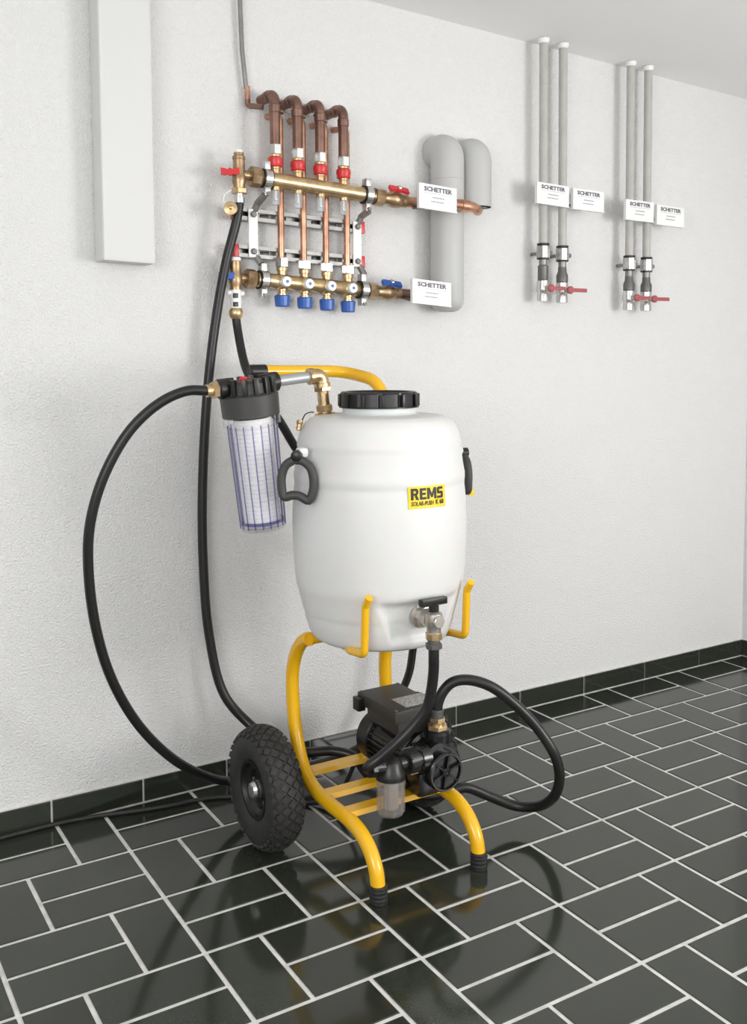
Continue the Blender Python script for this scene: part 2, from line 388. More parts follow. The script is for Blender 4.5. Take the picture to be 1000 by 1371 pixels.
b = B(); b.hexn(lp(0.815), lp(0.845), 0.025, 8); b.cyl(lp(0.79), lp(0.82), 0.018); obj('union_nut', b, dbrass, mf)
# wall bracket: two rails, two white uprights, diagonal arms, red end caps
for z0, z1 in ((1.634, 1.617), (1.531, 1.515)):
    b = B(); A, C = Vector((0.405, -0.03, z0)), Vector((0.80, -0.03, z1)); ang = math.atan2(z1-z0, C.x-A.x)
    rot = Matrix.Rotation(-ang, 3, 'Y'); mid = (A+C)/2; L = (C-A).length
    b.box(mid, (L, 0.004, 0.034), rot); 
    for s in (1, -1): b.box(mid+Vector((0, -0.011, s*0.015)), (L, 0.022, 0.004), rot); b.box(mid+Vector((0, -0.0215, s*0.011)), (L, 0.003, 0.009), rot)
    rail = obj('mounting_rail', b, steel, mf)
    for p in (A+Vector((-0.008, 0, 0)), C+Vector((0.006, 0, 0))):
        r = B(); r.box(p+Vector((0, -0.012, 0)), (0.014, 0.026, 0.036), bev=0.003); obj('end_cap', r, redm, rail, label='red plastic end cap of the rail')
    b = B()
    for k in range(7):
        p = A.lerp(C, (k+0.6)/7.2); b.box(p+Vector((0, -0.004, 0)), (0.026, 0.003, 0.012), bev=0.001)
    r = obj('slot', b, blackp, rail); r['kind'] = 'stuff'
for x in (0.4475, 0.785):
    z1 = 1.634-0.043*(x-0.405); z0 = 1.531-0.04*(x-0.405)
    b = B(); b.box((x, -0.055, (z0+z1)/2), (0.028, 0.005, z1-z0+0.03), bev=0.001)
    u = obj('upright_plate', b, whitem, mf)
    b = B(); b.tube(fillet([(x+0.004, -0.045, z1), (x+0.012, -0.06, z1+0.03), (x+0.02, UY, MZ(x)-0.046)], 0.01), 0.010, 8); obj('arm', b, steel, u)
    b = B(); b.tube(fillet([(x+0.004, -0.045, z0), (x+0.012, -0.05, z0-0.015), (x+0.02, LY, LZ(x)+0.044)], 0.01), 0.010, 8); obj('arm', b, steel, u)
    for z in (z0, z1):
        b = B(); b.hexn((x, -0.057, z), (x, -0.065, z), 0.009); obj('bolt', b, darkm, u)
    for z, s in ((z1, 0), (z0, 0)):
        b = B(); b.box((x, -0.015, z), (0.022, 0.03, 0.03)); obj('wall_spacer', b, steel, u)

# ball valves at the right end, butterfly handles
def butterfly(b, c, nrm, ux, L, w):
    nrm = Vector(nrm); ux = Vector(ux).normalized(); uy = nrm.cross(ux)
    prof = [(-L, -w*0.9), (-L*0.55, -w*0.75), (-L*0.3, -w*0.5), (0, -w*0.85), (L*0.3, -w*0.5), (L*0.55, -w*0.75), (L, -w*0.9), (L, w*0.5), (L*0.55, w*0.65), (L*0.3, w*0.5), (0, w*0.85), (-L*0.3, w*0.5), (-L*0.55, w*0.65), (-L, w*0.5)]
    b.prism(prof, c, ux, uy, nrm, 0.010)
def inline_valve(P, x0, x1, y, hm, lab, label):
    t = thing('ball_valve', label, 'valve', P((x0+x1)/2))
    d = (P(x1)-P(x0)).normalized(); L = (P(x1)-P(x0)).length
    b = B(); b.lathe(P(x0), d, [(0.018, 0), (0.018, L*.2), (0.023, L*.32), (0.025, L*.5), (0.023, L*.68), (0.018, L*.8), (0.019, L*.82), (0.019, L)], 24)
    obj('valve_body', b, dbrass, t)
    c = P((x0+x1)/2)+Vector((-0.004, 0, 0)); st = Vector((0, -0.75, 0.66)).normalized()
    b = B(); b.cyl(c+st*0.018, c+st*0.036, 0.008, 14); obj('stem', b, dbrass, t)
    b = B(); butterfly(b, c+st*0.034, st, (1, 0, -0.10), 0.033, 0.013); h = obj('valve_handle', b, hm, t, label=lab, ang=0.3)
    b = B(); b.hexn(c+st*0.043, c+st*0.050, 0.007); obj('handle_nut', b, chrome, h)
inline_valve(up, 0.853, 0.935, UY, redm, 'red butterfly handle', 'ball valve with red butterfly handle on the upper manifold pipe')
inline_valve(lp, 0.846, 0.928, LY, bluem, 'blue butterfly handle', 'ball valve with blue butterfly handle on the lower manifold pipe')

# drain cocks at the left end
DX, DY = 0.391, -0.092
t = thing('drain_valve', 'upright brass drain valve with red handle above black hose', 'valve', (DX, DY, 1.683))
b = B(); b.lathe((DX, DY, 1.690), (0, 0, 1), [(0.016, 0), (0.016, 0.012), (0.019, 0.020), (0.019, 0.036), (0.016, 0.044), (0.0165, 0.066), (0.0165, 0.082), (0.018, 0.083), (0.018, 0.090), (0.014, 0.092), (0.014, 0.100)], 24)
b.cyl((DX+0.008, DY, 1.732), (DX+0.034, DY, 1.7305), 0.013); obj('valve_body', b, dbrass, t)
b = B(); b.cyl((DX, DY, 1.789), (DX, DY, 1.797), 0.011); obj('bleed_cap', b, whitem, t)
b = B(); b.cyl((DX-0.012, DY, 1.735), (DX-0.026, DY, 1.735), 0.008); butterfly(b, Vector((DX-0.026, DY, 1.735)), (-0.35, -0.9, 0.1), (-0.9, 0.3, -0.05), 0.025, 0.013); obj('valve_handle', b, redm, t, label='red butterfly handle', ang=0.3)
b = B(); b.hexn((DX, DY, 1.680), (DX, DY, 1.694), 0.0235, 6); obj('hose_nut', b, brass, t)
b = B(); b.lathe((DX, DY, 1.682), (0, 0, -1), [(0.012, 0), (0.012, 0.010), (0.0148, 0.011), (0.0148, 0.027), (0.013, 0.028)], 20); obj('crimp_sleeve', b, chrome, t)
b = B(); b.tube(smooth_path([(DX-0.020, DY, 1.690), (DX-0.042, DY, 1.675), (DX-0.046, DY, 1.655), (DX-0.034, DY, 1.640)], 5), 0.0016, 6); obj('cap_strap', b, whitem, t)
b = B(); b.lathe((DX-0.030, DY-0.008, 1.637), (-0.35, -1, 0.1), [(0.012, -0.012), (0.0185, -0.010), (0.0185, 0.008), (0.006, 0.010), (0.006, 0.020), (0.003, 0.022)], 18); obj('brass_cap', b, brass, t, label='small brass cap hanging on a strap')
EX, EY = 0.387, LY-0.005
t = thing('drain_valve', 'brass and white drain valve with blue handle on the lower bar', 'valve', (EX, EY, 1.36))
b = B(); b.lathe((EX, EY, 1.420), (0, 0, 1), [(0.016, 0), (0.016, 0.012), (0.019, 0.020), (0.019, 0.040), (0.016, 0.048), (0.0175, 0.064), (0.0175, 0.078), (0.014, 0.080)], 24)
b.cyl((EX+0.008, EY, 1.454), (EX+0.034, LY, 1.453), 0.013); obj('valve_body', b, dbrass, t)
b = B(); b.cyl((EX, EY, 1.499), (EX, EY, 1.510), 0.016, bev=0.002); obj('bleed_cap', b, whitem, t)
b = B(); b.cyl((EX-0.012, EY, 1.455), (EX-0.026, EY, 1.455), 0.008); butterfly(b, Vector((EX-0.026, EY, 1.455)), (-0.35, -0.9, 0.1), (-0.9, 0.3, -0.05), 0.022, 0.013); obj('valve_handle', b, bluem, t, label='blue butterfly handle', ang=0.3)
b = B(); b.lathe((EX, EY, 1.422), (0, 0, -1), [(0.0155, 0), (0.0155, 0.052)], 20); obj('sleeve', b, whitem, t)
for z in (1.404, 1.380):
    b = B(); b.box((EX-0.006, EY-0.013, z), (0.014, 0.008, 0.013), bev=0.002); obj('window', b, blackp, t)
for s in (-1, 1):
    b = B(); b.lathe((EX+s*0.013, EY, 1.411), (s, 0, 0), [(0.006, 0), (0.007, 0.010), (0.004, 0.013)], 10); obj('lug', b, whitem, t)
b = B(); b.lathe((EX, EY, 1.372), (0, 0, -1), [(0.014, 0), (0.019, 0.008), (0.020, 0.016), (0.018, 0.026), (0.013, 0.032)], 20); obj('hose_nut', b, brass, t, label='round brass hose nut')

# copper pipes: four thick risers into the upper valves, four thin pipes behind them down to the lower valves
ords = ['first', 'second', 'third', 'fourth']
for i, x in enumerate(US):
    z0 = MZ(x)+0.094; zt = 1.962-0.066*(x-0.50)
    b = B(); b.tube(fillet([(x, UY, z0), (x, UY, zt), (x, -0.001, zt)], 0.026, 8), 0.0145, 18)
    b.lathe((x, UY, zt-0.052), (0, 0, 1), [(0.0145, 0), (0.0168, 0.001), (0.0168, 0.02), (0.0145, 0.022)], 18)
    b.lathe((x, -0.058, zt), (0, 1, 0), [(0.0145, 0), (0.0168, 0.001), (0.0168, 0.016), (0.0145, 0.018)], 18)
    o = obj('copper_riser', b, dcopper); tag(o, 'thick brown copper pipe bending into the wall, %s from the left above the manifold' % ords[i], 'pipe', 'thick copper pipes above the manifold')
for i, x in enumerate(LS):
    z0 = LZ(x)+0.064; zt = 1.915-0.066*(x-0.50)
    b = B(); b.tube(fillet([(x, LY+0.004, z0), (x, LY+0.004, zt), (x-0.012, -0.001, zt+0.006)], 0.018, 6), 0.0095, 16)
    o = obj('copper_branch_pipe', b, copper); tag(o, 'thin shiny copper pipe down to the %s blue cap from the left' % ords[i], 'pipe', 'thin copper pipes between the manifold bars')
for i in range(3):
    x = US[i]; z = 1.940-0.066*(x-0.50)
    b = B(); b.tube(smooth_path([(x+0.012, -0.045, z), (x+0.03, -0.03, z-0.004), (x+0.055, -0.035, z-0.010)], 5), 0.008, 10); o = obj('copper_link', b, dcopper)
    tag(o, 'short reddish copper link between the %s and %s thick copper pipes' % (ords[i], ords[i+1]), 'pipe', 'short copper links')

# copper pipes leaving to the right, grey insulated pipes
FY = -0.136
b = B(); b.tube(smooth_path([up(0.93), up(0.955), (1.0, -0.115, 1.696), (1.04, FY, 1.697), (1.10, FY, 1.694), (1.15, FY+0.002, 1.691), (1.185, -0.115, 1.688), (1.204, -0.092, 1.690), (1.210, -0.078, 1.706), (1.210, -0.070, 1.735)], 5), 0.0160, 18)
b.lathe((1.105, FY, 1.6937), (1, 0, -0.05), [(0.016, 0), (0.0188, 0.001), (0.0188, 0.028), (0.016, 0.029)], 18)
tag(obj('copper_pipe', b, copper), 'copper pipe behind the upper sign, elbow turning up into grey insulation', 'pipe')
b = B(); b.tube([lp(0.925), lp(1.06)], 0.0165, 18)
tag(obj('copper_pipe', b, dcopper), 'brown copper pipe leading right behind the lower manifold sign', 'pipe')
IY = -0.063
t = thing('insulated_pipe', 'long light grey insulated pipe with rounded ends behind both manifold signs', 'pipe', (1.104, IY, 1.37))
ID = 1.108; RI = 0.0525
pts = [(ID, IY, 1.371+q) for q in (0, 0.004, 0.012, 0.024, 0.038)]+fillet([(ID, IY, 1.42), (ID, IY, 1.872), (ID, -0.002, 1.872)], 0.056, 10)[0:]
rad = [0.022, 0.034, 0.0445, 0.0505, RI]+[RI]*100
b = B(); NP = len(pts)-1; b.tube(pts, RI, 32, rfn=lambda f: rad[int(round(f*NP))]); obj('insulation', b, insul, t)
b = B(); b.lathe((ID, IY, 1.78), (0, 0, 1), [(RI, 0), (RI+0.001, 0.0005), (RI+0.001, 0.003), (RI, 0.0035)], 32); obj('seam', b, insul, t)
t = thing('insulated_pipe', 'short light grey insulated pipe ending open above the copper elbow', 'pipe', (1.218, IY, 1.70))
IC = 1.2165
b = B(); pts = fillet([(IC, IY, 1.703), (IC, IY, 1.872), (IC, -0.002, 1.872)], 0.056, 10); b.tube(pts, 0.0515, 32, cap=False)
b.lathe((IC, IY, 1.703), (0, 0, 1), [(0.0515, 0), (0.036, 0), (0.034, 0.003), (0.034, 0.03), (0.0, 0.031)], 32); obj('insulation', b, insul, t)
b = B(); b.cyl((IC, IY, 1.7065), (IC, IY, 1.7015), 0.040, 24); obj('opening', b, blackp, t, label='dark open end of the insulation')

# small white signs
def sign(x0, z0, x1, z1, y, h, label, hold):
    ux = Vector((x1-x0, 0, z1-z0)); L = ux.length; ux.normalize(); uy = Vector((0, 0, 1)); n = Vector((0, -1, 0))
    o0 = Vector((x0, y, z0-h))
    t = thing('sign', label, 'sign', o0, 'small white pipe signs')
    b = B(); b.prism([(0, 0), (L, 0), (L, h), (0, h)], o0, ux, uy, (0, 1, 0), 0.004); obj('plate', b, signm, t, smooth=False)
    b = B(); b.prism([(-0.003, -0.003), (L+0.003, -0.003), (L+0.003, 0), (-0.003, 0)], o0, ux, uy, (0, 1, 0), 0.012)
    b.prism([(-0.003, 0), (0, 0), (0, h), (-0.003, h)], o0, ux, uy, (0, 1, 0), 0.012); obj('holder', b, whitem, t, smooth=False)
    me = textmesh('SCHETTER', L*0.76, h*0.20, o0+ux*L*0.11+uy*h*0.70+n*0.0002, ux, uy, n, offset=0.035); obj('lettering', me, inkm, t)
    b = B()
    b.prism([(L*.12, h*.625), (L*.86, h*.625), (L*.86, h*.637), (L*.12, h*.637)], o0+n*0.0002, ux, uy, n, 0.0006)
    for yy_, a, c in ((.44, .33, .66), (.27, .30, .64)):
        k = a
        while k < c:
            w = random.uniform(.03, .07); b.prism([(L*k, h*yy_), (L*min(k+w, c), h*yy_), (L*min(k+w, c), h*(yy_+.045)), (L*k, h*(yy_+.045))], o0+n*0.0002, ux, uy, n, 0.0006); k += w+0.012
    o = obj('small_print', b, ink2, t, smooth=False); o['kind'] = 'stuff'
    for bar in hold:
        b = B(); b.tube([Vector(q) for q in bar], 0.005, 8); obj('support', b, darkm, t)
sign(0.932, 1.743, 1.065, 1.735, -0.172, 0.070, 'white sign on the upper manifold pipe beside the red ball valve', [[(0.95, -0.168, 1.672), (0.955, UY-0.01, 1.68)]])
sign(0.913, 1.463, 1.050, 1.453, -0.165, 0.069, 'white sign on the lower manifold pipe beside the blue ball valve', [[(0.935, -0.16, 1.394), (0.94, LY-0.01, 1.41)]])
SY = -0.1
sign(1.444, 1.798, 1.579, 1.792, SY, 0.066, 'left sign of the left steel pipe pair, in front of both pipes', [[(1.504, SY+0.004, 1.75), (1.504, -0.06, 1.75)]])
sign(1.601, 1.790, 1.738, 1.786, SY, 0.066, 'right sign of the left steel pipe pair, on bare wall', [[(1.62, SY+0.006, 1.735), (1.59, -0.062, 1.735)], [(1.70, SY+0.004, 1.75), (1.70, 0, 1.75)]])
sign(1.846, 1.771, 1.979, 1.768, SY, 0.067, 'left sign of the right steel pipe pair, in front of both pipes', [[(1.90, SY+0.004, 1.73), (1.90, -0.06, 1.73)]])
sign(1.998, 1.763, 2.134, 1.759, SY, 0.067, 'rightmost sign, beside the rightmost steel pipe, on bare wall', [[(2.01, SY+0.006, 1.71), (1.99, -0.062, 1.71)], [(2.09, SY+0.004, 1.73), (2.09, 0, 1.73)]])

# steel pipes from the ceiling with ball valves at their lower ends
spots = [(1.503, 1.585, 'leftmost'), (1.588, 1.581, 'second from left'), (1.902, 1.562, 'third from left'), (1.988, 1.560, 'rightmost')]
for i, (x, zb, word) in enumerate(spots):
    y = -0.06; zc = ceil_z(x); dz = 0.0
    t = thing('steel_pipe', '%s of the four grey steel pipes hanging from the ceiling' % word, 'pipe', (x, y, zb), 'grey steel pipes along the wall')
    b = B(); b.cyl((x-0.004, y, zc-0.001), (x, y, zb), 0.0145, 18); obj('tube', b, pipegrey, t)
    b = B(); b.lathe((x-0.004, y, zc), (0, 0, -1), [(0.019, 0.001), (0.019, 0.009), (0.0145, 0.016)], 20); obj('rosette', b, whitem, t, label='white collar at the ceiling')
    b = B(); b.hexn((x, y, zb+0.012), (x, y, zb-0.030), 0.022, 8); obj('clamp', b, chrome, t)
    for q in (zb+0.013, zb-0.034):
        b = B(); b.lathe((x, y, q), (0, 0, 1), [(0.019, 0), (0.021, 0.001), (0.021, 0.006), (0.019, 0.007)], 20); obj('rubber_ring', b, blackp, t)
    b = B(); b.cyl((x, y, zb-0.012), (x, 0, zb-0.012), 0.006, 10)
    b.cyl((x+0.02, y, zb-0.012), (x+0.034, y, zb-0.012), 0.008, 10); obj('clamp_stud', b, steel, t)
    b = B(); b.cyl((x, y, zb-0.03), (x, y, zb-0.056), 0.0135, 18); obj('neck', b, steel, t)
    b = B()
    if i in (0,): b.lathe((x, y, zb-0.052), (0, 0, -1), [(0.014, 0), (0.0175, 0.003), (0.0175, 0.050), (0.016, 0.053)], 20)
    else: b.lathe((x, y, zb-0.052), (0, 0, -1), [(0.014, 0), (0.015, 0.016), (0.020, 0.028), (0.020, 0.050), (0.016, 0.053)], 20)
    obj('coupling', b, darkm, t, label='dark threaded coupling')
    t = thing('ball_valve', 'nickel ball valve with dark red lever under the %s steel pipe' % word, 'valve', (x, y, zb-0.17), 'lever ball valves under the steel pipes')
    b = B(); zz = zb-0.103
    b.lathe((x, y, zz), (0, 0, -1), [(0.017, 0), (0.020, 0.002), (0.020, 0.014), (0.0215, 0.024), (0.0215, 0.036), (0.018, 0.042), (0.0195, 0.050), (0.0195, 0.068), (0.015, 0.070)], 20); obj('valve_body', b, chrome, t)
    b = B(); b.cyl((x, y-0.015, zz-0.028), (x, y-0.042, zz-0.028), 0.008, 12); obj('stem', b, nickel, t)
    b = B(); b.lathe((x, y-0.036, zz-0.028), (0, -1, 0), [(0.012, 0), (0.013, 0.002), (0.013, 0.009), (0.009, 0.012)], 16)
    obj('lever_hub', b, dredm, t)
    b = B(); lx = 0.052 if i in (0, 2) else 0.064
    b.box((x+lx/2+0.008, y-0.043, zz-0.028), (lx, 0.006, 0.013), bev=0.002); obj('lever', b, dredm, t)

# ------------------------------------------------------------------ cart frame
LX, RX, TR = 0.407, 0.692, 0.0175
cart = thing('transport_cart', 'yellow tubular two wheeled cart carrying the white tank and pump', 'cart', (0.55, -0.5, 0))
def side(x):
    return smooth_path([(x, -0.778, 0.030), (x, -0.768, 0.072), (x, -0.741, 0.108), (x, -0.700, 0.131), (x, -0.645, 0.140), (x, -0.545, 0.141), (x, -0.468, 0.150),
                        (x, -0.415, 0.180), (x, -0.378, 0.240), (x, -0.358, 0.315), (x, -0.353, 0.40), (x, -0.366, 0.452), (x, -0.398, 0.498), (x, -0.435, 0.524), (x, -0.455, 0.529)], 5)
for x, w in ((LX, 'left'), (RX, 'right')):
    b = B(); b.tube(side(x), TR, 18); sr = obj('side_tube', b, yellow, cart)
    b = B(); b.lathe((x, -0.779, 0), (0, 0, 1), [(0.019, 0.0), (0.0205, 0.002), (0.0205, 0.040), (0.0185, 0.042)], 20)
    for k in range(3): b.lathe((x, -0.779, 0.008+k*0.010), (0, 0, 1), [(0.0205, 0), (0.0213, 0.0015), (0.0213, 0.0045), (0.0205, 0.006)], 20)
    obj('rubber_foot', b, rubber, sr, label='black rubber foot')
for yb in (-0.389, -0.521, -0.632):
    b = B(); b.prism([(-0.017, 0), (0.017, 0), (0.017, 0.004), (0.0135, 0.004), (0.0135, -0.011), (0.017, -0.015), (-0.017, -0.015), (-0.0135, -0.011), (-0.0135, 0.004), (-0.017, 0.004)][:2]+[(0.017, -0.014), (-0.017, -0.014)],
                     (LX+0.004, yb, 0.158 if yb != -0.389 else 0.163), (0, 1, 0), (0, 0, 1), (1, 0, 0), RX-LX-0.008)
    obj('deck_bar', b, yellow, cart, smooth=False)
b = B(); b.cyl((LX, -0.455, 0.530), (RX, -0.455, 0.530), 0.0145, 16); obj('support_bar', b, yellow, cart)
for x, lean in ((LX, 1), (RX, -1)):
    b = B(); b.tube(fillet([(x+lean*0.05, -0.455, 0.532), (x+lean*0.035, -0.58, 0.533), (x, -0.655, 0.552), (x, -0.722, 0.559), (x, -0.728, 0.672), (x, -0.745, 0.696)], [0.05, 0.05, 0.016, 0.012], 6), 0.0092, 14)
    obj('retaining_hook', b, yellow, cart)
b = B(); b.tube(fillet([(RX, -0.353, 0.36), (RX, -0.353, 1.165), (RX-0.05, -0.212, 1.194), (0.405, -0.21, 1.197)], [0.075, 0.075], 10), 0.0165, 18); hb = obj('push_handle', b, yellow, cart)
b = B(); b.lathe((0.408, -0.21, 1.197), (-1, 0, 0), [(0.0165, 0), (0.0185, 0.001), (0.0185, 0.044), (0.015, 0.048)], 18); obj('handle_cap', b, blackp, hb, label='black end cap of the handle')
for xa, xb in ((0.30, 0.412), (0.687, 0.76)):
    b = B(); b.cyl((xa, -0.41, 0.155), (xb, -0.41, 0.155), 0.010, 14); obj('axle', b, darkm, cart)
for x in (LX, RX):
    b = B(); b.prism([(-0.438, 0.135), (-0.382, 0.135), (-0.372, 0.20), (-0.398, 0.205)], (x-0.003, 0, 0), (0, 1, 0), (0, 0, 1), (1, 0, 0), 0.006); obj('axle_plate', b, yellow, cart)

def wheel(cx, sgn):
    """sgn -1: outer face towards -x"""
    c = Vector((cx, -0.41, 0.155)); d = Vector((sgn, 0, 0)); Rw, hw = 0.1500, 0.044
    prof = [(0.070, -0.030), (0.078, -0.037), (0.095, -0.0425), (0.118, -0.044), (0.132, -0.040), (0.143, -0.030), (0.1485, -0.016), (0.150, 0), (0.1485, 0.016), (0.143, 0.030), (0.132, 0.040), (0.118, 0.044), (0.095, 0.0425), (0.078, 0.037), (0.070, 0.030)]
    b = B(); b.lathe(c, d, prof, 64, closed=True); w = obj('wheel', b, tyrem, cart, label='black pneumatic wheel with diamond block tread')
    # tread blocks: staggered diamonds following the crown
    b = B(); v1 = Vector((0, 1, 0)); v2 = Vector((0, 0, 1))
    def surf(a, s, h):
        # s in [-1, 1] across the tyre
        ph = s*1.15; r = 0.150-0.030*(1-math.cos(ph))**0.9*1.05+h*math.cos(ph); x = 0.0445*math.sin(ph)/math.sin(1.25)+h*0.8*math.sin(ph)
        return c+d*x+(v1*math.cos(a)+v2*math.sin(a))*r
    NB = 34
    rows = [(-0.84, 0.14), (-0.56, 0.16), (-0.28, 0.16), (0, 0.16), (0.28, 0.16), (0.56, 0.16), (0.84, 0.14)]
    for ri, (s, hs) in enumerate(rows):
        for k in range(NB):
            a0 = 2*PI*(k+(0.5 if ri % 2 else 0))/NB; da = 2*PI/NB*0.44
            if s == 0: da *= 1.05
            q = [(a0-da, s), (a0, s-hs*1.35), (a0+da, s), (a0, s+hs*1.35)]
            lo = [b.bm.verts.new(surf(a, t_, -0.002)) for a, t_ in q]
            hi = [b.bm.verts.new(surf(a0+(a-a0)*0.82, s+(t_-s)*0.82, 0.0048)) for a, t_ in q]
            b.bridge(lo, hi); b.bm.faces.new(hi)
    o = obj('tread_blocks', b, tyrem, w, smooth=False); o['kind'] = 'stuff'
    b = B(); b.lathe(c, d, [(0.012, -0.012), (0.05, -0.015), (0.062, -0.024), (0.066, -0.036), (0.073, -0.0365), (0.073, 0.0365), (0.066, 0.036), (0.062, 0.026), (0.050, 0.020), (0.046, 0.012), (0.030, 0.012), (0.026, 0.018), (0.012, 0.020)], 40, closed=True); obj('rim', b, blackp, w, label='black plastic rim')
    b = B(); b.lathe(c, d, [(0.022, -0.03), (0.022, 0.022), (0.018, 0.026), (0.012, 0.027)], 24); obj('hub', b, darkm, w)
    b = B(); b.lathe(c, d, [(0.020, 0.020), (0.022, 0.032), (0.018, 0.040), (0.006, 0.043)], 20); obj('hub_cap', b, chrome, w, label='bright metal hub cap')
    for k in range(5):
        a = 2*PI*k/5+0.3; p = c+(v1*math.cos(a)+v2*math.sin(a))*0.038+d*0.012
        b = B(); b.hexn(p, p+d*0.006, 0.0055); obj('bolt', b, darkm, w)
wheel(0.300, -1); wheel(0.7585, 1)

# ------------------------------------------------------------------ white tank
TC = Vector((0.55, -0.557, 0))
tank = thing('tank', 'white plastic barrel tank with black screw lid and yellow label', 'tank', (0.55, -0.557, 0.56))
prof = [(0.120, 0.560), (0.142, 0.5485), (0.158, 0.548), (0.1685, 0.5545), (0.1760, 0.570), (0.1835, 0.594), (0.1885, 0.618), (0.1905, 0.622), (0.1960, 0.645), (0.2005, 0.664), (0.2030, 0.672), (0.2065, 0.684), (0.2085, 0.700), (0.2120, 0.740), (0.2145, 0.790), (0.2150, 0.830), (0.2140, 0.870), (0.2115, 0.910), (0.2090, 0.930), (0.2090, 0.936), (0.2105, 0.941), (0.2105, 0.956), (0.2088, 0.962), (0.2050, 0.985), (0.2025, 1.010), (0.2010, 1.018), (0.2020, 1.023), (0.2005, 1.032), (0.1985, 1.040), (0.1945, 1.056), (0.186, 1.072), (0.172, 1.085), (0.155, 1.0925), (0.125, 1.096), (0.100, 1.097), (0.092, 1.099), (0.090, 1.104), (0.090, 1.120), (0.05, 1.1205)]
def sstep(x): x = max(0, min(1, x)); return x*x*(3-2*x)
b = B(); NT = 160; rings = []
PP = []
for (r0, z0), (r1, z1) in zip(prof, prof[1:]):
    k = max(1, int(math.hypot(r1-r0, z1-z0)/0.006))
    for j in range(k): PP.append((r0+(r1-r0)*j/k, z0+(z1-z0)*j/k))
PP.append(prof[-1])
for r, z in PP:
    ring = []
    for i in range(NT):
        a = 2*PI*i/NT; df = abs((a-1.5*PI+PI) % (2*PI)-PI)        # angle from the front (-y)
        half = math.radians(31)-math.radians(9)*max(0, min(1, (0.668-z)/0.085))
        k = sstep((half-df)/math.radians(4)+0.5)*sstep((0.676-z)/0.016)*sstep((z-0.566)/0.02)
        rr = r-0.016*k
        # handle lugs on both sides: shallow hollows
        ring.append(b.bm.verts.new((TC.x+rr*math.cos(a), TC.y+rr*math.sin(a), z)))
    rings.append(ring)
for a, c in zip(rings, rings[1:]): b.bridge(a, c)
b.bm.faces.new(list(reversed(rings[0]))); b.bm.faces.new(rings[-1])
obj('tank_body', b, whitep, tank, ang=1.0)
def lidprof(bm_b, z0, z1, r, n=96):
    rs = []
    for rr, z in ((r-0.006, z0), (r+0.003, z0), (r+0.003, z0+0.003), (r, z0+0.004), (r, z1-0.004), (r-0.004, z1), (r-0.014, z1), (r-0.018, z1-0.006)):
        ring = []
        for i in range(n):
            a = 2*PI*i/n; q = rr
            if z0+0.0035 < z < z1-0.001 and rr >= r-0.001: q = rr-(0.0035 if (i % 8) in (0, 1) else 0)
            ring.append(bm_b.bm.verts.new((TC.x+q*math.cos(a), TC.y+q*math.sin(a), z)))
        rs.append(ring)
    for a, c in zip(rs, rs[1:]): bm_b.bridge(a, c)
    bm_b.bm.faces.new(list(reversed(rs[0]))); bm_b.bm.faces.new(rs[-1])
b = B(); lidprof(b, 1.113, 1.151, 0.0955); lid = obj('screw_lid', b, blackp, tank, label='black ribbed screw lid', ang=0.4)
b = B()
for k in range(12):
    a = 2*PI*k/12+0.1; rot = Matrix.Rotation(a, 3, 'Z')
    b.box(TC+Vector((0.098*math.cos(a), 0.098*math.sin(a), 1.131)), (0.006, 0.010, 0.030), rot, bev=0.0015)
o = obj('grip_rib', b, blackp, lid); o['kind'] = 'stuff'
# D handles hanging at both sides
def dhandle(c, ux, nrm, lugdir):
    c = Vector(c); ux = Vector(ux).normalized(); uz = Vector((0, 0, 1))
    b = B()
    P = [(-0.008, 0.046), (-0.026, 0.034), (-0.036, 0.010), (-0.0365, -0.018), (-0.031, -0.040), (-0.012, -0.036), (0.006, -0.038), (0.026, -0.048), (0.036, -0.028), (0.038, 0.0), (0.031, 0.028), (0.012, 0.044), (-0.008, 0.046)]
    pts = [c+ux*x+uz*z for x, z in P]; path = smooth_path(pts, 4)
    n = 12; N = len(path)-1; rs = []; nr = Vector(nrm).normalized()
    for i in range(N):
        t = (path[(i+1) % N]-path[i-1]).normalized(); s = t.cross(nr).normalized()
        rs.append([b.bm.verts.new(path[i]+s*(0.0105*math.cos(2*PI*k/n))+nr*(0.0105*math.sin(2*PI*k/n))) for k in range(n)])
    for i in range(N): b.bridge(rs[i], rs[(i+1) % N])
    h = obj('carry_handle', b, greyp, tank, label='black D shaped carry handle')
    b = B(); top = c+uz*0.056; b.lathe(top-nr*0.013, nr, [(0.010, 0), (0.013, 0.003), (0.013, 0.024), (0.010, 0.026)], 18); obj('pivot', b, blackp, h)
    b = B(); l = Vector(lugdir).normalized(); b.box(top+l*0.018+uz*0.006, (0.026, 0.026, 0.024), bev=0.010); obj('lug', b, whitep, tank)
dhandle((0.303, -0.598, 0.955), (0.80, -0.60, 0), (-0.60, -0.80, 0), (1, 0.45, 0))
dhandle((0.808, -0.555, 0.929), (0.25, 0.97, 0), (0.97, -0.25, 0), (-1, 0, 0))
b = B(); b.box((0.815, -0.570, 0.884), (0.018, 0.030, 0.016), bev=0.003); obj('handle_tag', b, ylabel, tank, label='yellow patch on the right handle')
